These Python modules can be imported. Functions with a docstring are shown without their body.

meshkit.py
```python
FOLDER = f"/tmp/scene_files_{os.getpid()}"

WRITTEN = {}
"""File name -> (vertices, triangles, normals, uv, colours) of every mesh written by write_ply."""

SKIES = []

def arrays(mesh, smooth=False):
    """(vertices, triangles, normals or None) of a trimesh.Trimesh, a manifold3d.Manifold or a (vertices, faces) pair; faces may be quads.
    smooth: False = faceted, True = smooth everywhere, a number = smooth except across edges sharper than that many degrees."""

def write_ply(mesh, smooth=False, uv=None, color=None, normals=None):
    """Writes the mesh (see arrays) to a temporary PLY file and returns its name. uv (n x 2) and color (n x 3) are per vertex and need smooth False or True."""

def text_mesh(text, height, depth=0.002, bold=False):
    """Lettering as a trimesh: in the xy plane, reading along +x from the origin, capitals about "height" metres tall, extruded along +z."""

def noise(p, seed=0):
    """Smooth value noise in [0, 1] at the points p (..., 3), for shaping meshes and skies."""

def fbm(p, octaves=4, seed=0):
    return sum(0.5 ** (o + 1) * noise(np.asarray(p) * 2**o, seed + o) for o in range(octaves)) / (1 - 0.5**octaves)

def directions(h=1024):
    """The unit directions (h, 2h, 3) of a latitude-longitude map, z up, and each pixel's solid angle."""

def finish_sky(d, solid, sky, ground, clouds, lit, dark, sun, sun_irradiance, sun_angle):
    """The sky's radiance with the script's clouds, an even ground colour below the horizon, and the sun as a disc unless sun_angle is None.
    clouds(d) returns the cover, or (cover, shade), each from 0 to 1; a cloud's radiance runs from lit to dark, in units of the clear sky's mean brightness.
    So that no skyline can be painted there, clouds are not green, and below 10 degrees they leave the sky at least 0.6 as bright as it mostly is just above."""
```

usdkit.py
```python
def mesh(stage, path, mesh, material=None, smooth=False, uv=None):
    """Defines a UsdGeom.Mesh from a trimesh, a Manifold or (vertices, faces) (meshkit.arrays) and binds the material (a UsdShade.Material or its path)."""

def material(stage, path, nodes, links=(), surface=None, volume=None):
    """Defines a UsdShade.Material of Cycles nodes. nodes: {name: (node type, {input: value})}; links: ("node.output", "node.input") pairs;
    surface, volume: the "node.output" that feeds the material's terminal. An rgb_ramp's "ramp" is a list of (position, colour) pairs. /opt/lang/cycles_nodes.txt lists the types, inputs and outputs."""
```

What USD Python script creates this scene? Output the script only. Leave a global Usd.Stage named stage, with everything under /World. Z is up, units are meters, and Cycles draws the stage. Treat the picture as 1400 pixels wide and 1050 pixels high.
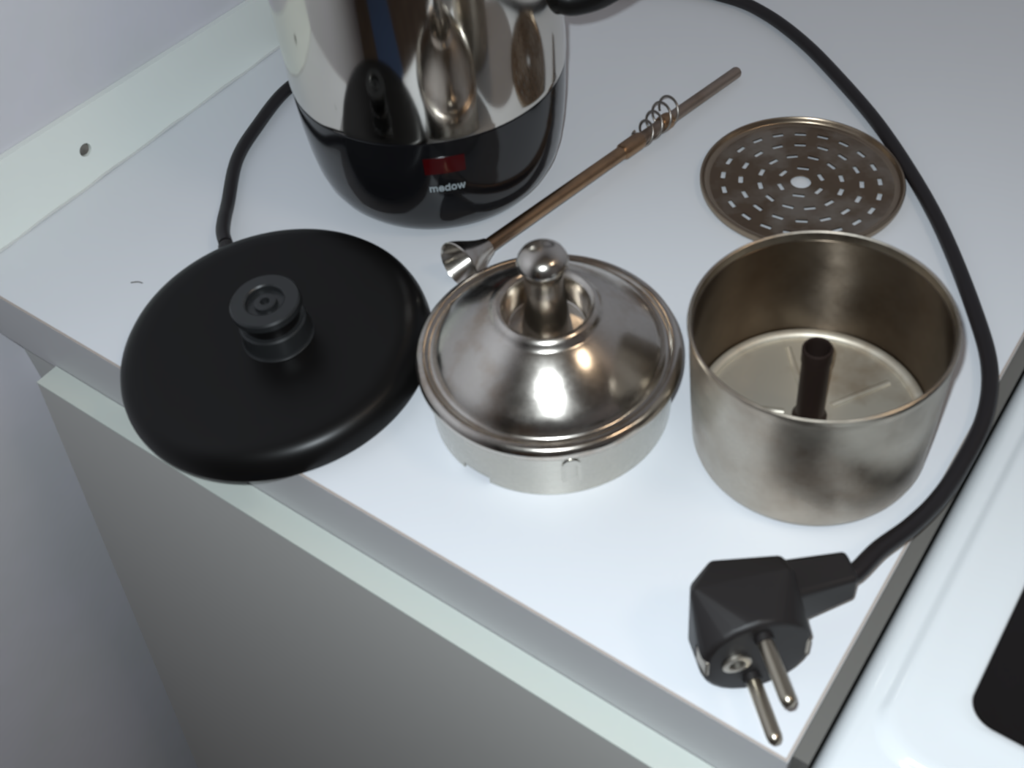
import math
import numpy as np
import trimesh
import manifold3d as m3
from shapely import affinity
from shapely.geometry import Point, Polygon, box as sbox
from shapely.ops import unary_union
from pxr import Gf, Sdf, Usd, UsdGeom, UsdLux, UsdShade
import usdkit
import meshkit

stage = Usd.Stage.CreateInMemory()
UsdGeom.SetStageUpAxis(stage, "Z")
UsdGeom.SetStageMetersPerUnit(stage, 1.0)
world = UsdGeom.Xform.Define(stage, "/World")
stage.SetDefaultPrim(world.GetPrim())
UsdGeom.Scope.Define(stage, "/World/Looks")

# All plan sizes below are millimetres; z = 0 is the worktop, which lies at 0.9 m.
Z0 = 0.9


def W(p):
    p = np.asarray(p, float) / 1000.0
    return p + np.array([0, 0, Z0])


# ------------------------------------------------------------------ camera
CAM = np.array([231.629, -142.421, 334.323])
RIGHT = np.array([0.814907, 0.575233, -0.070949])
DOWN = np.array([0.400211, -0.647010, -0.649006])
FWD = np.array([-0.419234, 0.500485, -0.757468])
cam = UsdGeom.Camera.Define(stage, "/World/camera")
cw = W(CAM)
M = Gf.Matrix4d(*RIGHT, 0, *(-DOWN), 0, *(-FWD), 0, *cw, 1)
cam.AddTransformOp().Set(M)
cam.CreateFocalLengthAttr(4.5)
cam.CreateHorizontalApertureAttr(4.5 * 1400 / 1534.236)
cam.CreateVerticalApertureAttr(4.5 * 1050 / 1534.236)
cam.CreateClippingRangeAttr((0.02, 50.0))
cam.CreateFStopAttr(3.0)
cam.CreateFocusDistanceAttr(1.3)
cam.CreateExposureAttr(0.0)

# ------------------------------------------------------------------ lights
FLASH = CAM - 9 * RIGHT - 14 * DOWN - 4 * FWD
fl = UsdLux.SphereLight.Define(stage, "/World/camera_flash")
fl.CreateRadiusAttr(0.004)
fl.CreateIntensityAttr(11000.0)
fl.CreateColorAttr(Gf.Vec3f(0.89, 0.985, 1.045))
fl.AddTranslateOp().Set(Gf.Vec3d(*W(FLASH)))

lamp = UsdLux.DiskLight.Define(stage, "/World/ceiling_lamp_light")
lamp.CreateRadiusAttr(0.17)
lamp.CreateIntensityAttr(10.0)
lamp.CreateColorAttr(Gf.Vec3f(1.0, 0.78, 0.57))
lamp.AddTranslateOp().Set(Gf.Vec3d(1.10, 0.25, 2.40))

dome = UsdLux.DomeLight.Define(stage, "/World/night_sky")
dome.CreateIntensityAttr(0.02)
dome.CreateColorAttr(Gf.Vec3f(0.6, 0.7, 1.0))

# ------------------------------------------------------------------ materials
MAT = {}


def principled(name, color, rough=0.5, metal=0.0, noise=None, bump=None, rough_noise=None, **kw):
    """noise = (scale, other colour, low, high); bump = (scale, strength, distance); rough_noise = (scale, r0, r1)."""
    nodes = {"p": ("principled_bsdf", {"base_color": color, "roughness": rough, "metallic": metal, **kw}),
             "tc": ("texture_coordinate", {})}
    links = []
    if noise:
        sc, col2, lo, hi = noise
        nodes["n"] = ("noise_texture", {"scale": sc, "detail": 4.0, "roughness": 0.6})
        nodes["r"] = ("rgb_ramp", {"ramp": [(0.0, color), (lo, color), (hi, col2), (1.0, col2)]})
        links += [("tc.object", "n.vector"), ("n.fac", "r.fac"), ("r.color", "p.base_color")]
    if rough_noise:
        sc, r0, r1 = rough_noise
        nodes["n2"] = ("noise_texture", {"scale": sc, "detail": 5.0, "roughness": 0.65})
        nodes["m2"] = ("map_range", {"from_min": 0.3, "from_max": 0.7, "to_min": r0, "to_max": r1, "clamp": True})
        links += [("tc.object", "n2.vector"), ("n2.fac", "m2.value"), ("m2.result", "p.roughness")]
    if bump:
        sc, st, di = bump
        nodes["n3"] = ("noise_texture", {"scale": sc, "detail": 3.0})
        nodes["b"] = ("bump", {"strength": st, "distance": di})
        links += [("tc.object", "n3.vector"), ("n3.fac", "b.height"), ("b.normal", "p.normal")]
    if kw.get("anisotropic"):
        nodes["geo"] = ("geometry", {})
        nodes["tan"] = ("vector_math", {"math_type": "cross_product", "vector2": (0.0, 0.0, 1.0)})
        links += [("geo.normal", "tan.vector1"), ("tan.vector", "p.tangent")]
    MAT[name] = usdkit.material(stage, "/World/Looks/" + name, nodes, links, surface="p.BSDF")
    return MAT[name]


principled("worktop_laminate", (0.70, 0.72, 0.755), 0.38, bump=(900, 0.06, 0.0004))
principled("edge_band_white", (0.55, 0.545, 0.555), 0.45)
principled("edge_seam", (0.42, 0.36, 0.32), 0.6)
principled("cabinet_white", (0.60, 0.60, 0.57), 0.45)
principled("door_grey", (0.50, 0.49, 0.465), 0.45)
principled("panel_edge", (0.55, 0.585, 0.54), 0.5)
principled("wall_paint", (0.62, 0.61, 0.66), 0.85, bump=(60, 0.12, 0.002), noise=(14, (0.60, 0.60, 0.63), 0.4, 0.6))
principled("board_white", (0.80, 0.84, 0.80), 0.5)
principled("sealant", (0.60, 0.61, 0.60), 0.55)
principled("screw_steel", (0.28, 0.26, 0.23), 0.45, 0.9)
principled("hole_dark", (0.12, 0.11, 0.10), 0.8)
principled("ceiling_paint", (0.30, 0.235, 0.18), 0.8)
principled("lamp_white", (0.75, 0.74, 0.72), 0.6)
principled("floor_tile", (0.20, 0.15, 0.12), 0.5, noise=(9, (0.26, 0.20, 0.16), 0.4, 0.6))
principled("steel_mirror", (0.66, 0.63, 0.58), 0.09, 1.0, rough_noise=(35, 0.05, 0.11))
principled("steel_lid", (0.60, 0.56, 0.51), 0.17, 1.0, noise=(38, (0.44, 0.36, 0.29), 0.50, 0.68), rough_noise=(60, 0.15, 0.24))
principled("steel_knob", (0.62, 0.58, 0.53), 0.2, 1.0)
principled("steel_skirt", (0.52, 0.50, 0.45), 0.25, 1.0, rough_noise=(60, 0.18, 0.32))
principled("steel_basket", (0.46, 0.42, 0.36), 0.36, 1.0, noise=(30, (0.36, 0.30, 0.24), 0.42, 0.68), rough_noise=(70, 0.28, 0.44))
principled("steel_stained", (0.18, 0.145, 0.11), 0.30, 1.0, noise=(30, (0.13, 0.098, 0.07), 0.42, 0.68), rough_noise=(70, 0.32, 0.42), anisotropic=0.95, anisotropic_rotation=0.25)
principled("steel_floor", (0.62, 0.57, 0.48), 0.5, 0.75, noise=(40, (0.46, 0.38, 0.29), 0.5, 0.7))
principled("sieve_metal", (0.20, 0.145, 0.10), 0.42, 1.0, noise=(32, (0.33, 0.285, 0.235), 0.46, 0.62), rough_noise=(60, 0.32, 0.5))
principled("sieve_rim", (0.34, 0.27, 0.20), 0.30, 1.0)
principled("stem_copper", (0.42, 0.27, 0.16), 0.33, 1.0, noise=(45, (0.30, 0.20, 0.13), 0.45, 0.65))
principled("stem_grey", (0.36, 0.29, 0.24), 0.42, 1.0, noise=(45, (0.28, 0.21, 0.16), 0.45, 0.65))
principled("spring_wire", (0.35, 0.32, 0.29), 0.35, 1.0)
principled("dark_tube", (0.055, 0.036, 0.030), 0.42, 0.7)
principled("black_gloss", (0.006, 0.006, 0.007), 0.10)
principled("black_satin", (0.004, 0.0037, 0.0037), 0.36, specular_ior_level=0.22)
principled("black_satin_lite", (0.016, 0.017, 0.018), 0.33)
principled("black_rubber", (0.010, 0.008, 0.008), 0.52)
principled("cable_pvc", (0.009, 0.007, 0.008), 0.46)
principled("red_window", (0.042, 0.0012, 0.002), 0.15)
principled("print_white", (0.30, 0.34, 0.36), 0.5)
principled("pin_metal", (0.46, 0.41, 0.33), 0.30, 1.0)
principled("clip_metal", (0.50, 0.46, 0.40), 0.4, 1.0)
principled("seal_grey", (0.13, 0.125, 0.115), 0.55)
principled("enamel", (0.73, 0.76, 0.78), 0.13, coat_weight=0.4, coat_roughness=0.05)
principled("stove_steel", (0.5, 0.5, 0.5), 0.4, 1.0)
principled("hob_glass", (0.006, 0.005, 0.005), 0.06)
principled("wood_dark", (0.030, 0.015, 0.009), 0.4, noise=(6, (0.018, 0.010, 0.007), 0.4, 0.6))
principled("wood_brown", (0.26, 0.14, 0.07), 0.45, noise=(6, (0.19, 0.10, 0.05), 0.4, 0.6))
principled("cloth_blue", (0.16, 0.27, 0.55), 0.9)
principled("cloth_dark", (0.012, 0.012, 0.014), 0.9)
principled("baseboard_paint", (0.6, 0.58, 0.55), 0.5)
MAT["lamp_glow"] = usdkit.material(stage, "/World/Looks/lamp_glow", {"e": ("emission", {"color": (1.0, 0.86, 0.74), "strength": 3.0})}, surface="e.emission")

# ------------------------------------------------------------------ scene helpers
USED = {}


def numbered(parent, name):
    k = (parent, name)
    n = USED.get(k, 0)
    USED[k] = n + 1
    return name if n == 0 else f"{name}_{n:03d}"


def tag(prim, label=None, cat=None, group=None, kind=None):
    for k, v in (("label", label), ("category", cat), ("group", group), ("kind", kind)):
        if v:
            prim.SetCustomDataByKey(k, v)
    return prim


def thing(name, label, cat, loc=(0, 0, 0), tilt=(0.0, 0.0), kind=None, rotz=0.0):
    """An Xform at the thing's base; loc in mm; tilt = rise of the base plane per mm along x and y."""
    path = "/World/" + numbered("/World", name)
    x = UsdGeom.Xform.Define(stage, path)
    n = np.array([-tilt[0], -tilt[1], 1.0])
    n /= np.linalg.norm(n)
    u = np.array([math.cos(rotz), math.sin(rotz), 0.0])
    u -= n * (u @ n)
    u /= np.linalg.norm(u)
    v = np.cross(n, u)
    p = W(loc)
    x.AddTransformOp().Set(Gf.Matrix4d(*map(float, u), 0, *map(float, v), 0, *map(float, n), 0, *map(float, p), 1))
    return tag(x.GetPrim(), label, cat, kind=kind)


def part(name, mesh, mat, parent=None, smooth=35, label=None):
    """mesh in mm: thing coordinates under a parent, worktop coordinates at top level."""
    base = str(parent.GetPath()) if parent is not None else "/World"
    path = base + "/" + numbered(base, name)
    v, f, n = meshkit.arrays(mesh, smooth)
    v = v / 1000.0
    if parent is None:
        v = v + np.array([0, 0, Z0])
    m = UsdGeom.Mesh.Define(stage, path)
    from pxr import Vt
    m.CreatePointsAttr(Vt.Vec3fArray.FromNumpy(v.astype(np.float32)))
    m.CreateFaceVertexCountsAttr(Vt.IntArray.FromNumpy(np.full(len(f), 3, np.int32)))
    m.CreateFaceVertexIndicesAttr(Vt.IntArray.FromNumpy(f.astype(np.int32).ravel()))
    m.CreateSubdivisionSchemeAttr("none")
    if n is not None:
        m.CreateNormalsAttr(Vt.Vec3fArray.FromNumpy(n.astype(np.float32)))
        m.SetNormalsInterpolation("vertex")
    UsdShade.MaterialBindingAPI.Apply(m.GetPrim()).Bind(MAT[mat])
    return tag(m.GetPrim(), label)


# ------------------------------------------------------------------ mesh helpers (mm)
def tm(man):
    m = man.to_mesh()
    return trimesh.Trimesh(m.vert_properties[:, :3], m.tri_verts, process=False)


def rbox(x0, y0, z0, x1, y1, z1, r=1.0, n=6):
    """A box with rounded edges."""
    r = min(r, (x1 - x0) / 2.01, (y1 - y0) / 2.01, (z1 - z0) / 2.01)
    s = m3.Manifold.sphere(r, 4 * n)
    c = [s.translate((x, y, z)) for x in (x0 + r, x1 - r) for y in (y0 + r, y1 - r) for z in (z0 + r, z1 - r)]
    return tm(m3.Manifold.batch_hull(c))


def pbox(x0, y0, z0, x1, y1, z1):
    m = trimesh.creation.box((x1 - x0, y1 - y0, z1 - z0))
    m.apply_translation(((x0 + x1) / 2, (y0 + y1) / 2, (z0 + z1) / 2))
    return m


def lathe(profile, seg=128, closed=True, a0=0.0, a1=2 * math.pi):
    """Revolves a closed (r, z) outline about z. The outline may touch r = 0."""
    pr = np.array(profile, float)
    full = abs(a1 - a0 - 2 * math.pi) < 1e-6
    ang = np.linspace(a0, a1, seg + 1)
    if full:
        ang = ang[:-1]
    k, na = len(pr), len(ang)
    v = np.stack([np.outer(np.cos(ang), pr[:, 0]), np.outer(np.sin(ang), pr[:, 0]), np.tile(pr[:, 1], (na, 1))], 2).reshape(-1, 3)
    f = []
    steps = na if full else na - 1
    for i in range(steps):
        j = (i + 1) % na
        for q in range(k if closed else k - 1):
            w = (q + 1) % k
            if pr[q, 0] < 1e-9 and pr[w, 0] < 1e-9:
                continue
            a, b, c, d = i * k + q, j * k + q, j * k + w, i * k + w
            if pr[q, 0] > 1e-9:
                f.append((a, b, c))
            if pr[w, 0] > 1e-9:
                f.append((a, c, d))
    m = trimesh.Trimesh(v, np.array(f), process=False)
    m.merge_vertices()
    if m.volume < 0:
        m.invert()
    return m


def smooth_curve(pts, n=12):
    """Catmull-Rom through the points."""
    p = np.array(pts, float)
    p = np.vstack([2 * p[0] - p[1], p, 2 * p[-1] - p[-2]])
    out = []
    for i in range(1, len(p) - 2):
        t = np.linspace(0, 1, n, endpoint=False)[:, None]
        a, b, c, d = p[i - 1], p[i], p[i + 1], p[i + 2]
        out.append(0.5 * (2 * b + (c - a) * t + (2 * a - 5 * b + 4 * c - d) * t**2 + (3 * b - a - 3 * c + d) * t**3))
    out.append(p[-2][None])
    return np.vstack(out)


def tube(path, radius, sides=16, sx=1.0):
    """A capped round tube along a polyline; radius may vary."""
    p = np.asarray(path, float)
    r = np.broadcast_to(np.asarray(radius, float), (len(p),))
    t = np.gradient(p, axis=0)
    t /= np.linalg.norm(t, axis=1, keepdims=True)
    a = np.cross(t[0], [0, 0, 1.0])
    if np.linalg.norm(a) < 1e-3:
        a = np.cross(t[0], [1.0, 0, 0])
    rings = []
    ang = np.arange(sides) * 2 * math.pi / sides
    for i in range(len(p)):
        a = a - t[i] * (a @ t[i])
        a /= np.linalg.norm(a)
        b = np.cross(t[i], a)
        rings.append(p[i] + r[i] * (np.cos(ang)[:, None] * a * sx + np.sin(ang)[:, None] * b))
    v = np.vstack(rings + [p[:1], p[-1:]])
    n, f = len(p), []
    for i in range(n - 1):
        for j in range(sides):
            k = (j + 1) % sides
            f += [(i * sides + j, i * sides + k, (i + 1) * sides + k), (i * sides + j, (i + 1) * sides + k, (i + 1) * sides + j)]
    for j in range(sides):
        k = (j + 1) % sides
        f += [(n * sides, k, j), (n * sides + 1, (n - 1) * sides + j, (n - 1) * sides + k)]
    m = trimesh.Trimesh(v, np.array(f), process=False)
    if m.volume < 0:
        m.invert()
    return m


def frame(axis, up=(0, 0, 1.0)):
    """4x4 turning z into axis."""
    z = np.array(axis, float)
    z /= np.linalg.norm(z)
    x = np.cross(up, z)
    if np.linalg.norm(x) < 1e-6:
        x = np.cross((1.0, 0, 0), z)
    x /= np.linalg.norm(x)
    T = np.eye(4)
    T[:3, 0], T[:3, 1], T[:3, 2] = x, np.cross(z, x), z
    return T


def place(m, T=None, at=(0, 0, 0)):
    m = m.copy()
    if T is not None:
        m.apply_transform(T)
    m.apply_translation(at)
    return m


def man(mesh):
    return m3.Manifold(m3.Mesh(np.asarray(mesh.vertices, np.float32), np.asarray(mesh.faces, np.uint32)))


# ================================================================== the setting
XL, XR, YB, YF, ZF, ZC = -204.0, 2300.0, 620.0, -2300.0, -900.0, 1600.0
tag(part("floor", pbox(XL - 100, YF - 100, ZF - 50, XR + 100, YB + 100, ZF), "floor_tile", smooth=False), "dark brown kitchen floor far below the worktop", "floor", kind="structure")
tag(part("ceiling", pbox(XL - 100, YF - 100, ZC, XR + 100, YB + 100, ZC + 50), "ceiling_paint", smooth=False), "brownish kitchen ceiling", "ceiling", kind="structure")
tag(part("wall_left", pbox(XL - 100, YF, ZF, XL, YB, ZC), "wall_paint", smooth=False), "pale lilac grey painted wall left of the worktop", "wall", kind="structure")
tag(part("wall_back", pbox(XL - 100, YB, ZF, XR + 100, YB + 100, ZC), "wall_paint", smooth=False), "pale painted wall behind the worktop", "wall", kind="structure")
tag(part("wall_right", pbox(XR, YF, ZF, XR + 100, YB, ZC), "wall_paint", smooth=False), "pale painted wall beyond the stove", "wall", kind="structure")
tag(part("wall_front", pbox(XL - 100, YF - 100, ZF, XR + 100, YF, ZC), "wall_paint", smooth=False), "pale painted wall opposite the worktop", "wall", kind="structure")

# board along the left wall: a long white strip standing on the worktop
strip = thing("trim_1", "white painted board along the left wall with one screw hole, standing on the worktop", "wall trim", (-202, 79, 18.1), kind="structure")
prof = [(0.4, 0.0), (598.0, 0.0), (598.0, 19.0), (199.0, 33.0), (118.0, 36.1), (39.0, 39.0), (0.4, 40.4)]
pg = Polygon([(y - 79, z - 18.1) for y, z in prof]).difference(Point(0, 0).buffer(3.3, 24))
bd = trimesh.creation.extrude_polygon(pg, 3.6, engine="earcut")
T = np.eye(4)
T[:3, 0], T[:3, 1], T[:3, 2] = (0, 1, 0), (0, 0, 1), (1, 0, 0)
bd.apply_transform(T)
bd.apply_translation((-1.6, 0, 0))
part("board", bd, "board_white", strip, smooth=30)
sc = lathe([(0, -1.5), (3.2, -1.5), (3.2, 0.0), (2.6, 0.9), (1.0, 0.5), (0.0, 0.2)], 32)
part("screw", place(sc, frame((1, 0, 0)), (0.2, 0, 0)), "screw_steel", strip, label="dull sunken screw head in the white board")
bead = [(0.2 + 0.7 * math.sin(i * 1.7) * 0.6, -78 + i * 14, -18.1 + 0.5 + 0.35 * math.sin(i * 2.3)) for i in range(43)]
bead = [(1.9 + 0.35 * x, y, z) for x, y, z in bead]
part("sealant_bead", tube(smooth_curve(bead, 5), 0.9, 8), "sealant", strip, label="uneven thin sealant bead along the foot of the board")

# ================================================================== worktop, cabinet
XE = 203.4
wt = thing("worktop", "white laminate kitchen worktop carrying the coffee maker pieces", "worktop", (0, 300, -36))
part("slab", pbox(XL - 0 + 0.2, -299, 0, XE - 1.0, 319, 36), "worktop_laminate", wt, smooth=False)
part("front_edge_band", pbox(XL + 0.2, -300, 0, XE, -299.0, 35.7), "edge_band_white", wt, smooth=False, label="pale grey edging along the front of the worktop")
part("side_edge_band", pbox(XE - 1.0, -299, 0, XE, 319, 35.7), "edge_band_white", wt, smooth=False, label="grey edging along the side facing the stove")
part("front_glue_line", pbox(XL + 0.2, -299.9, 35.7, XE - 0.3, -299.0, 35.95), "edge_seam", wt, smooth=False, label="thin tan glue line at the front edge")
part("side_glue_line", pbox(XE - 1.0, -299.0, 35.7, XE - 0.2, 319, 35.95), "edge_seam", wt, smooth=False, label="thin tan glue line at the stove side edge")
# a few fine scratches / crumbs of dirt lying on the laminate
mk = tube(smooth_curve([(-131, 37.6, 0.15), (-128.6, 39.6, 0.2), (-126.2, 40.2, 0.15)], 4), 0.28, 6)
tag(part("dirt_fleck", mk, "hole_dark"), "tiny dark fleck on the worktop left of the round black base", "dirt fleck")

cb = thing("base_cabinet", "white base cabinet under the worktop, its door showing a pale top edge", "cabinet", (0, 300, -900))
part("carcass", pbox(XL + 0.3, -292.5, 0, XE - 2, 318, 863.5), "cabinet_white", cb, smooth=False)
part("shelf", pbox(XL + 20, -293.0, 420, XE - 20, -292.4, 438), "cabinet_white", cb, smooth=False)

# cabinet door: its pale top edge shows, its foot stands out a little
lean = 0.114
zt, zb = 900 - 34.1, 60.0
x0, x1 = -156.5, XE - 3
th = 11.2


def slanted(ya, yb, za, zb_):
    v = []
    for z in (zb_, za):
        s = -(zt - z) * lean
        for y in (ya, yb):
            for x in (x0, x1):
                v.append((x, y + s - 300, z))
    m = trimesh.convex.convex_hull(np.array(v))
    return m


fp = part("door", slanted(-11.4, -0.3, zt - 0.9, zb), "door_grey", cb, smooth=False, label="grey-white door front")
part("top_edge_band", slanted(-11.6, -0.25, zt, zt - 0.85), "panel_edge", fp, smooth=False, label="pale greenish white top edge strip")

part("gap_seal", pbox(XE + 0.05, -296, 22, XE + 5.2, 300, 33.2), "seal_grey", wt, smooth=False, label="grey rubber seal strip filling the gap to the stove")

# ================================================================== stove
SX0, SX1, SY0, SY1 = 209.2, 709.2, -14.0, 580.0
st = thing("stove", "white enamel stove with a black glass hob beside the worktop", "stove", (459, 283, -900))


def rrect(xa, ya, xb, yb, r, z, n=10):
    pts = []
    for cx, cy, a in ((xb - r, yb - r, 0), (xa + r, yb - r, 90), (xa + r, ya + r, 180), (xb - r, ya + r, 270)):
        for t in np.radians(np.linspace(a, a + 90, n)):
            pts.append((cx + r * math.cos(t), cy + r * math.sin(t), z))
    return np.array(pts)


def inset(dx, dy, r, z):
    return rrect(SX0 + dx, SY0 + dy, SX1 - dx, SY1 - dy, r, z)


loops = [inset(14, 14, 4, -26), inset(0.6, 0.6, 8, -26), inset(0, 0, 9, -24), inset(0, 0, 9, -9), inset(0.5, 0.5, 9, -6), inset(1.8, 1.8, 9, -3.2), inset(3.8, 3.8, 9, -1.2), inset(6, 6, 9, -0.5),
         inset(8.6, 30.5, 14, -0.3), inset(9.6, 31.6, 14, 0.0), inset(10.6, 32.8, 14, 0.7), inset(11.6, 33.9, 14, 1.4), inset(12.8, 35.2, 13, 1.9), inset(15, 37.8, 12, 2.0),
         inset(19, 44, 11, 1.4), inset(24, 50, 10, 1.5), inset(27.5, 53.2, 8, 1.9), inset(31.0, 55.6, 9, 1.6), inset(31.8, 56.5, 8.5, 0.7), inset(32.0, 56.7, 8.5, -3)]
n = len(loops[0])
V = np.vstack(loops)
F = []
for i in range(len(loops) - 1):
    for j in range(n):
        k = (j + 1) % n
        F += [(i * n + j, i * n + k, (i + 1) * n + k), (i * n + j, (i + 1) * n + k, (i + 1) * n + j)]
hob = trimesh.Trimesh(V, np.array(F), process=False)
off = np.array([459, 283, -900.0])
hob.apply_translation(-off)
part("enamel_top", hob, "enamel", st, smooth=50)
gl = trimesh.creation.extrude_polygon(Polygon(rrect(SX0 + 31.9, SY0 + 56.6, SX1 - 31.9, SY1 - 56.6, 8.5, 0)[:, :2]), 4, engine="earcut")
gl.apply_translation((0, 0, -3.2))
gl.apply_translation(-off)
part("glass_plate", gl, "hob_glass", st, smooth=False, label="black glass hob plate")
part("housing", place(rbox(SX0 + 3, SY0 + 6, -898, SX1 - 3, SY1, -25, 2), None, -off), "enamel", st)
od = part("oven_door", place(rbox(SX0 + 12, SY0 - 12, -760, SX1 - 12, SY0 + 5.8, -170, 4), None, -off), "enamel", st)
part("handle", place(tube([(SX0 + 60, SY0 - 38, -200), (SX1 - 60, SY0 - 38, -200)], 8, 14), None, -off), "stove_steel", od)
for i in range(4):
    kn = lathe([(0, 0), (19, 0), (17, 18), (15, 20), (0, 20)], 32)
    part("knob", place(kn, frame((0, -1, 0)), np.array([SX0 + 100 + i * 100, SY0 + 6, -100]) - off), "black_satin", st)

# ================================================================== coffee percolator
PX, PY = -61.6, 174.4
pc = thing("coffee_percolator", "tall polished steel coffee percolator body with a rounded black base", "coffee maker", (PX, PY, 0))
blk = [(0, 0.2), (44.5, 0.2), (47.2, 0.9), (50.5, 3.2), (53.2, 6.6), (55.6, 11.4), (57.4, 18), (58.9, 28), (59.9, 40), (60.3, 50), (60.4, 56.2), (59.8, 56.6), (0, 56.6)]
part("base_shell", lathe(blk, 160), "black_gloss", pc, smooth=30, label="glossy black rounded base")
ste = [(59.6, 56.7), (60.5, 57.2), (60.8, 60), (60.8, 120), (60.6, 190), (61.6, 193), (62.2, 195), (61.4, 196.4), (60.2, 195.5), (59.8, 192), (59.9, 60), (0, 58.6), (0, 56.7)]
part("steel_body", lathe(ste, 192), "steel_mirror", pc, smooth=30, label="mirror polished steel cylinder")


def rprof(z):
    return float(np.interp(z, [0.9, 3.2, 6.6, 11.4, 18, 28, 40, 50, 56.2], [47.2, 50.5, 53.2, 55.6, 57.4, 58.9, 59.9, 60.3, 60.4]))


def patch(a0, a1, z0, z1, lift, na=24, nz=6):
    """A raised patch following the base shell, closed all round."""
    A, Zs = np.radians(np.linspace(a0, a1, na)), np.linspace(z0, z1, nz)
    o, i_ = [], []
    for a in A:
        for z in Zs:
            r = rprof(z)
            o.append(((r + lift) * math.cos(a), (r + lift) * math.sin(a), z))
            i_.append(((r - 0.6) * math.cos(a), (r - 0.6) * math.sin(a), z))
    g = lambda s: [(s + i * nz + j, s + (i + 1) * nz + j, s + (i + 1) * nz + j + 1, s + i * nz + j + 1) for i in range(na - 1) for j in range(nz - 1)]
    q = g(0) + [x[::-1] for x in g(na * nz)]
    s = na * nz
    for i in range(na - 1):
        q += [(s + i * nz, s + (i + 1) * nz, (i + 1) * nz, i * nz), (i * nz + nz - 1, (i + 1) * nz + nz - 1, s + (i + 1) * nz + nz - 1, s + i * nz + nz - 1)]
    for j in range(nz - 1):
        q += [(j, j + 1, s + j + 1, s + j), ((na - 1) * nz + j + 1, (na - 1) * nz + j, s + (na - 1) * nz + j, s + (na - 1) * nz + j + 1)]
    q = np.array(q)
    m = trimesh.Trimesh(np.array(o + i_), np.vstack([q[:, [0, 1, 2]], q[:, [0, 2, 3]]]), process=False)
    if m.volume < 0:
        m.invert()
    return m


part("indicator_window", patch(305.2, 321.5, 41.2, 49.4, 0.35), "red_window", pc, label="dark red indicator window on the black base")
tx = meshkit.text_mesh("medow", 3.5, 0.35, bold=True)
v = np.array(tx.vertices)
v[:, 0] -= v[:, 0].max() / 2
rr = np.array([rprof(32.0 + y) for y in v[:, 1]]) + 0.05 + v[:, 2]
aa = math.radians(313.2) + v[:, 0] / 59.3 * 0.92
tx = trimesh.Trimesh(np.stack([rr * np.cos(aa), rr * np.sin(aa), 31.6 + v[:, 1]], 1), tx.faces, process=False)
part("lettering", tx, "print_white", pc, smooth=False, label="small pale worn lettering on the black base")
ha = math.radians(27)
hp = smooth_curve([(59.5, 90), (66, 88.5), (78, 93), (91, 105), (97, 128), (96, 152), (86, 172), (72, 180), (59.5, 181)], 6)
h3 = np.stack([hp[:, 0] * math.cos(ha), hp[:, 0] * math.sin(ha), hp[:, 1]], 1)
part("handle", tube(h3, 7.5, 20, 1.25), "black_satin", pc, smooth=60, label="black plastic handle")
sa = ha + math.pi
sp = m3.Manifold.batch_hull([m3.Manifold.sphere(1.2, 16).translate(p) for p in [(59.5, -12, 190), (59.5, 12, 190), (59.5, 0, 158), (84, -3, 193), (84, 3, 193), (80, 0, 186)]])
sp = sp.rotate((0, 0, math.degrees(sa))) - m3.Manifold.cylinder(300, 60.2, 60.2, 64)
part("spout", tm(sp), "steel_mirror", pc, smooth=40)

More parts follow.
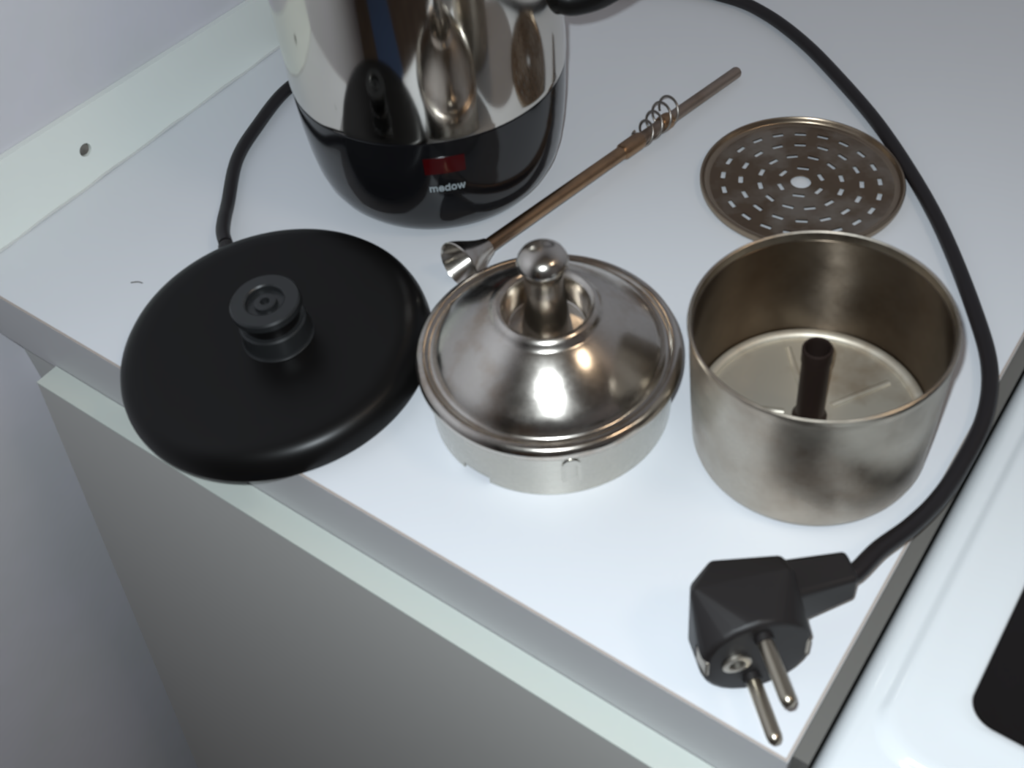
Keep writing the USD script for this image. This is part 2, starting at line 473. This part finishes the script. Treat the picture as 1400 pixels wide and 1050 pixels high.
# ================================================================== power base
KX, KY = -43.8, 40.9
kz = 2.1
kt = (0.008, 0.057)
pb = thing("power_stand", "round black power base with a central stepped connector, overhanging the worktop edge", "power base", (KX, KY, kz), tilt=kt)
bp = [(0, 0.8), (57.5, 0.8), (59.5, 0.0), (62.5, 0.0), (63.8, 0.9), (64.0, 2.4), (63.6, 5.0), (62.5, 8.0), (60.8, 10.3), (58.4, 12.0), (55, 12.9), (50, 13.1), (40, 12.6), (24, 12.3), (15, 12.2), (0, 12.2)]
part("body", lathe(bp, 192), "black_satin", pb, smooth=40)
cx, cy = 3.6, 1.0
col = [(0, 11.9), (15.0, 11.9), (14.2, 12.6), (13.7, 14), (13.5, 21.2), (12.9, 22.0), (0, 22.0)]
part("collar", place(lathe(col, 96), None, (cx, cy, 0)), "black_satin_lite", pb, label="dark grey collar at the foot of the connector")
neck = [(0, 21.8), (11.3, 21.8), (11.3, 28.4), (0, 28.4)]
part("neck", place(lathe(neck, 96), None, (cx, cy, 0)), "black_satin", pb)
cap = [(0, 28.2), (13.2, 28.2), (13.9, 28.8), (13.9, 31.6), (13.3, 32.4), (8.3, 32.5), (7.7, 32.0), (7.5, 29.6), (4.6, 29.5), (4.4, 31.4), (3.8, 31.7), (1.9, 31.7), (1.6, 29.2), (0, 29.2)]
part("connector", place(lathe(cap, 96), None, (cx, cy, 0)), "black_satin_lite", pb, label="round stepped power connector with a centre hole")
ga = math.radians(28)
gq = np.array([-math.cos(ga), math.sin(ga), 0])
part("cable_grommet", tube([gq * 57 + [0, 0, 4.2], gq * 66 + [0, 0, 4.2], gq * 67.8 + [0, 0, 4.2]], [4.0, 3.8, 3.4], 20), "black_rubber", pb, smooth=40)
for a in (35, 95, 155):
    fx, fy = 48 * math.cos(math.radians(a)), 48 * math.sin(math.radians(a))
    hgt = kz + kt[0] * fx + kt[1] * fy
    part("foot", place(lathe([(0, -hgt), (4, -hgt), (4.6, -hgt + 0.6), (4.6, 1.2), (0, 1.2)], 24), None, (fx, fy, 0)), "black_rubber", pb)

# ================================================================== lid of the percolator
LX, LY = 63.7, 80.9
lid = thing("percolator_cover", "polished steel domed lid with a waisted centre knob in a round well", "lid", (LX, LY, 0.7), tilt=(-0.012, 0.012))
sk = man(lathe([(45.0, 0), (45.5, 0.0), (45.9, 0.4), (46.0, 26), (45.0, 26), (44.9, 0.5)], 192))
na = math.radians(-93)
cut = m3.Manifold.cube((14, 12, 7), True).rotate((0, 0, math.degrees(na))).translate((45.5 * math.cos(na), 45.5 * math.sin(na), 0))
part("skirt", tm(sk - cut), "steel_skirt", lid, smooth=35, label="steel skirt with a notch in its lower edge")
dp = [(45.4, 25.2), (47.6, 24.6), (48.8, 25.2), (49.3, 26.6), (49.2, 28.2), (48.5, 29.6), (47.2, 30.5), (45.8, 30.6), (44.7, 30.0), (43.9, 29.6), (43.0, 29.8), (42.2, 30.6), (41.7, 31.9), (41.0, 33.1), (40.2, 34.3), (39.2, 35.4), (38, 36.6),
      (35, 39.3), (32, 41.8), (29, 44.1), (26, 46.2), (23, 48.1), (21.2, 49.1), (20.2, 49.6), (19.4, 50.9), (18.5, 52.0), (17.4, 52.5), (16.2, 52.0), (15.3, 50.6), (14.9, 48), (14.6, 41.2), (13.6, 40.2), (0, 40.0),
      (0, 39.2), (14.4, 39.2), (17.5, 46.0), (29, 41.0), (42, 29), (45.0, 28)]
part("dome", lathe(dp, 192), "steel_lid", lid, smooth=45)
kp = [(0, 39.8), (9.2, 39.8), (9.0, 42), (8.5, 45), (7.9, 50), (7.2, 56), (6.8, 62), (6.8, 66.5), (7.2, 68.8), (8.1, 70.2), (8.8, 71.4), (8.9, 72.6), (8.6, 74.2), (7.6, 76.0), (5.8, 77.4), (3.2, 78.2), (0, 78.4)]
part("knob", lathe(kp, 96), "steel_knob", lid, smooth=45, label="bright waisted steel knob with a domed head")
ta = math.radians(-46.5)
tb = unary_union([sbox(-3.4, -5, 3.4, 4), Point(0, 4).buffer(3.4, 12)]).difference(unary_union([sbox(-2.0, -6, 2.0, 3.4), Point(0, 3.4).buffer(2.0, 12)]))
tb = trimesh.creation.extrude_polygon(tb, 1.0, engine="earcut")
T = np.eye(4)
T[:3, 0], T[:3, 1], T[:3, 2] = (-math.sin(ta), math.cos(ta), 0), (0, 0, 1), (math.cos(ta), math.sin(ta), 0)
part("bayonet_tab", place(tb, T, (45.5 * math.cos(ta), 45.5 * math.sin(ta), 13.5)), "steel_skirt", lid, smooth=30, label="small embossed arch on the skirt")

# ================================================================== filter basket
bk = thing("filter_basket", "open brownish steel filter basket with a dark tube standing in its middle", "filter basket", (154.2, 115.0, 1.4), tilt=(0.041, 0.023))
wl = [(0, 3.0), (38.2, 3.0), (38.9, 0.4), (40.4, 0.3), (41.6, 1.4), (42.3, 4), (42.9, 20), (43.6, 56), (44.0, 58.6), (44.2, 60.0), (43.9, 61.1), (43.3, 61.4), (42.8, 61.0), (42.6, 59.5), (42.5, 58), (42.4, 56), (42.3, 10.2), (0, 10.2)]
sq = lambda pr: [(r * 0.988, z) for r, z in pr]
part("wall", lathe(sq(wl), 192), "steel_basket", bk, smooth=40)
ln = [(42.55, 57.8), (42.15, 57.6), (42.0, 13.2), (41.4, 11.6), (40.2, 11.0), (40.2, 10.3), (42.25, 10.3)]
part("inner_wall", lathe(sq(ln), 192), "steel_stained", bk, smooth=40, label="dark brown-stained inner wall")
fr = [(37.6, 10.4), (41.9, 10.4), (41.9, 12.8), (41.2, 13.4), (39.9, 13.5), (38.5, 12.8), (37.9, 11.6)]
part("floor_ring", lathe(sq(fr), 160), "steel_floor", bk, smooth=60, label="pale raised ring round the basket floor")
part("floor_plate", lathe([(0, 10.8), (37.8, 10.8), (37.8, 11.3), (0, 11.6)], 128), "steel_floor", bk, smooth=40)
for i in range(5):
    a = math.radians(57 + 72 * i)
    r0, r1 = 9.0, 33.0
    rib = tube([(r0 * math.cos(a), r0 * math.sin(a), 11.4), (r1 * math.cos(a), r1 * math.sin(a), 11.2)], 1.3, 10)
    part("rib", rib, "steel_floor", bk, smooth=60)
tp = [(4.0, 11), (6.6, 11), (5.2, 13), (5.0, 14), (4.9, 40.6), (5.25, 41.2), (5.25, 46.8), (4.9, 47.4), (4.4, 47.4), (4.0, 46.6)]
part("centre_tube", lathe(tp, 64), "dark_tube", bk, smooth=40, label="dark brown centre tube")

# ================================================================== sieve disc
sv = thing("sieve_disc", "round brown-stained metal sieve disc with rings of slots and a centre hole", "sieve disc", (89.4, 244.0, 0.05))
disc = Point(0, 0).buffer(41.5, 64).difference(Point(0, 0).buffer(4.5, 24))
slots = []
for r, cnt, ph in ((9.6, 6, 20), (18.2, 12, 8), (26.6, 16, 4), (34.6, 21, 9)):
    for i in range(cnt):
        a = ph + 360.0 * i / cnt
        s = sbox(-2.3, -0.75, 2.3, 0.75).buffer(0.25, 4)
        s = affinity.translate(s, 0, r)
        slots.append(affinity.rotate(s, a, origin=(0, 0)))
disc = disc.difference(unary_union(slots))
dm = trimesh.creation.extrude_polygon(disc, 0.7, engine="earcut")
part("slotted_plate", place(dm, None, (0, 0, 1.0)), "sieve_metal", sv, smooth=30)
rp = [(40.6, 1.0), (41.6, 0.3), (43.6, 0.0), (44.6, 0.6), (45.0, 2.0), (45.1, 3.6), (44.7, 4.3), (44.0, 4.4), (43.5, 3.9), (43.2, 2.6), (42.6, 1.9), (41.4, 1.75), (40.6, 1.7)]
part("rim", lathe(rp, 160), "sieve_rim", sv, smooth=50, label="raised rolled rim")

# ================================================================== percolator stem with spring
A0, A1 = np.array([-3.4, 112.0, 11.6]), np.array([25.9, 303.8, 3.0])
dv = (A1 - A0) / np.linalg.norm(A1 - A0)
Ls = np.linalg.norm(A1 - A0)
stem = thing("percolator_tube", "long thin copper-brown percolator tube with a flared foot and a wire spring", "percolator tube", A0 - np.array([0, 0, 11.6]))
TF = frame(dv)
org = np.array([0, 0, 11.6])


def along(profile, seg=48, at=0.0):
    return place(lathe(profile, seg), TF, org + dv * at)


part("tube", along([(1.9, 13), (3.2, 13), (3.2, 112), (1.9, 112)]), "stem_copper", stem, smooth=40)
part("upper_tube", along([(1.6, 112), (2.95, 112), (2.9, Ls - 1.0), (2.5, Ls), (1.6, Ls)]), "stem_grey", stem, smooth=40, label="greyer upper end of the tube")
part("collar", along([(2.3, 105), (3.4, 105), (4.0, 106.2), (4.1, 116), (3.8, 118.5), (2.3, 119)]), "stem_copper", stem, smooth=40)
part("stop_bead", along([(2.2, 133), (3.5, 133.5), (4.0, 135), (4.0, 139), (3.5, 140.6), (2.2, 141)]), "stem_copper", stem, smooth=40)
bell = [(2.6, 17.4), (4.0, 17), (4.6, 15), (5.8, 12), (7.6, 8.4), (9.6, 4.8), (10.9, 2.0), (11.4, 0.4), (11.0, 0.0), (10.4, 1.0), (8.8, 4.9), (6.8, 8.6), (5.0, 12), (3.6, 15), (2.6, 15.6)]
part("flared_foot", along(bell, 72), "steel_lid", stem, smooth=50, label="bright flared bell foot")
sidev = np.cross(dv, [0, 0, 1.0])
sidev /= np.linalg.norm(sidev)
upv = np.cross(sidev, dv)
hx = []
for t in np.linspace(0, 1, 150):
    a = 2 * math.pi * 4.2 * t + 2.4
    r = 4.3 + 2.2 * min(1.0, t * 1.4)
    cen = org + dv * (117 + 27 * t ** 0.9) - sidev * (2.6 * t) + upv * (r - 3.6)
    hx.append(cen + r * (math.cos(a) * sidev + math.sin(a) * upv) + dv * 1.6 * math.sin(a))
part("spring", tube(hx, 0.6, 8), "spring_wire", stem, smooth=60, label="loose thin wire spring round the tube")

# ================================================================== power cord with plug
F0 = np.array([183.7, 15.8, 18.5])
d = np.array([14.9, -14.0, 0.0])
d /= np.linalg.norm(d)
l = np.array([-d[1], d[0], 0.0])
cord = thing("power_cable", "black power cord looping over the worktop to an angled two-pin plug near the stove", "cable", (182, 17, 0))
ORG = np.array([182.0, 17.0, 0])
lean_t = 0.09


def PL(a, b, z):
    """plug coordinates: a sideways, b behind the face, z above the worktop."""
    return F0 - ORG + l * a - d * (b + (z - 18.5) * lean_t) + np.array([0, 0, z - 18.5])


def hull(items):
    return m3.Manifold.batch_hull([m3.Manifold.sphere(r, 20).translate(tuple(PL(a, b, z))) for a, b, z, r in items])


fc = [(15.6 * math.cos(t), 3.0, 18.5 + 15.6 * math.sin(t), 2.2) for t in np.linspace(0, 2 * math.pi, 28, endpoint=False)]
head = hull(fc + [(-13, 18, 7, 3), (-13, 18, 31, 3), (14, 18, 6, 3), (14, 18, 31, 3), (-12, 21, 9, 3), (-12, 21, 29, 3), (-5, 27, 11, 3), (-5, 27, 28, 3), (14, 24, 11, 3), (14, 24, 28, 3)])
arm = hull([(8, 14, 12, 3), (8, 14, 26, 3), (8, 24, 12, 3), (8, 24, 26, 3), (36, 17.5, 14.5, 2), (36, 17.5, 22.5, 2), (36, 25, 14.5, 2), (36, 25, 22.5, 2)])
slot = m3.Manifold()
for s in (-1, 1):
    c = PL(18.0 * s, 3.4, 18.5)
    m_ = m3.Manifold.cube((3.6, 9.0, 8.5), True)
    ang = math.degrees(math.atan2(l[1], l[0]))
    slot = slot + m_.rotate((0, 0, ang)).translate(tuple(c))
hole_c = PL(-6.5, 0, 18.0)
hole = m3.Manifold.cylinder(9, 2.6, 2.6, 24, True).rotate((90, 0, math.degrees(math.atan2(d[1], d[0])) + 90)).translate(tuple(hole_c))
body = (head + arm) - slot - hole
plug = part("plug", tm(body), "black_rubber", cord, smooth=40, label="black angled two-pin mains plug with its pins pointing off the worktop corner")
Td = frame(d)
for zc, ac in ((8.4, -1.2), (29.0, 1.2)):
    q = lathe([(0, -3), (2.4, -3), (2.4, 18.6), (2.1, 20.2), (1.2, 21.3), (0, 21.6)], 32)
    part("pin", place(q, Td, PL(ac, 0.2, zc)), "pin_metal", plug, smooth=45, label="round brass-grey plug pin")
    sl = lathe([(2.4, -1), (3.0, -1), (3.0, 1.2), (2.4, 1.4)], 24)
    part("pin_socket", place(sl, Td, PL(ac, 0.3, zc)), "black_rubber", plug, smooth=45)
er = lathe([(2.5, -2), (4.6, -2), (4.6, 0.3), (3.4, 0.6), (2.5, 0.3)], 32)
part("earth_socket", place(er, Td, PL(-6.5, 0.6, 18.0)), "clip_metal", plug, smooth=45, label="metal ring of the earth socket")
for s in (-1, 1):
    cl = hull([(15.8 * s, 1.2, 15.6, 0.7), (15.8 * s, 1.2, 21.4, 0.7), (16.6 * s, 6.5, 15.6, 0.7), (16.6 * s, 6.5, 21.4, 0.7)])
    part("earth_clip", tm(cl), "clip_metal", plug, smooth=40, label="small metal earth clip")
ps = PL(36, 21.3, 18.5) + ORG
pts = [ps - l * 3, ps + l * 3, (197.6, 72.5, 16.5), (202.2, 89.5, 12.0), (205.2, 108, 7.0), (206.2, 128, 3.6), (205.2, 154.6, 3.3), (197.8, 179.7, 3.3), (181.6, 206.2, 3.3), (156, 241.2, 3.3), (131.8, 268.8, 3.3), (102.2, 297.8, 3.3),
       (72, 322, 3.3), (44, 341.8, 3.3), (16.3, 356.1, 3.3), (-7.8, 361.5, 3.3), (-40, 357, 3.3), (-78, 334, 3.3), (-112, 296, 3.3), (-140, 252, 3.3), (-159, 212, 3.3), (-165.9, 180.3, 3.3), (-157.1, 146, 3.3), (-147, 121.9, 3.3),
       (-128.1, 97, 3.5), (-119, 86, 5.5), (-111.5, 78.3, 7.0), (-104.6, 73.4, 7.7)]
part("cable", tube(smooth_curve(np.array(pts) - ORG, 8), 3.15, 16), "cable_pvc", cord, smooth=60)

# ================================================================== the rest of the kitchen, some of it added (seen only mirrored in the steel)
lampt = thing("ceiling_lamp", "round white ceiling lamp giving the room its warm light", "ceiling lamp", (1100, 250, 1506))
part("shade", lathe([(0, 93.9), (190, 93.9), (190, 30), (180, 14), (176, 14), (176, 86), (0, 86)], 64), "lamp_white", lampt)
d1 = thing("door_1", "added brown wooden door opposite the worktop, there to be mirrored in the steel", "door", (700, -2296, -900), kind="structure")  # added only for the polished steel to reflect
part("leaf", rbox(-410, 0, 0, 410, 40, 2030, 4), "wood_brown", d1)
for zc in (300, 1250):
    part("panel", rbox(-300, 36, zc, 300, 52, zc + (650 if zc > 1000 else 780), 6), "wood_brown", d1)
hn = part("handle", tube(smooth_curve([(-350, 40, 1050), (-350, 90, 1050), (-330, 95, 1050), (-240, 95, 1050)], 6), 9, 12), "stove_steel", d1)
wd = thing("standin_cupboard", "added tall dark cupboard standing in for a dark figure mirrored in the steel", "cupboard", (-20, -2090, -900))  # added dark bulk, stands in for the person reflected in the steel
part("carcass", rbox(-180, -200, 0, 220, 180, 2000, 4), "wood_dark", wd)
dl = part("door", rbox(-176, 180.5, 60, 216, 200, 1990, 3), "wood_dark", wd)
part("knob", place(lathe([(0, 0), (9, 0), (9, 14), (14, 20), (12, 28), (0, 30)], 24), frame((0, 1, 0)), (190, 200, 1000)), "stove_steel", dl)
rg = thing("standin_rug", "added blue floor covering standing in for jeans mirrored in the steel", "standin_rug", (330, -1250, -900))  # added blue surface, stands in for the jeans streak reflected in the percolator
part("blue_slab", rbox(-230, -480, 0.5, 230, 480, 12, 4), "cloth_blue", rg)
for y0 in (-470, 462):
    part("border", rbox(-232, y0, 0.3, 232, y0 + 8, 13, 3), "cloth_dark", rg)
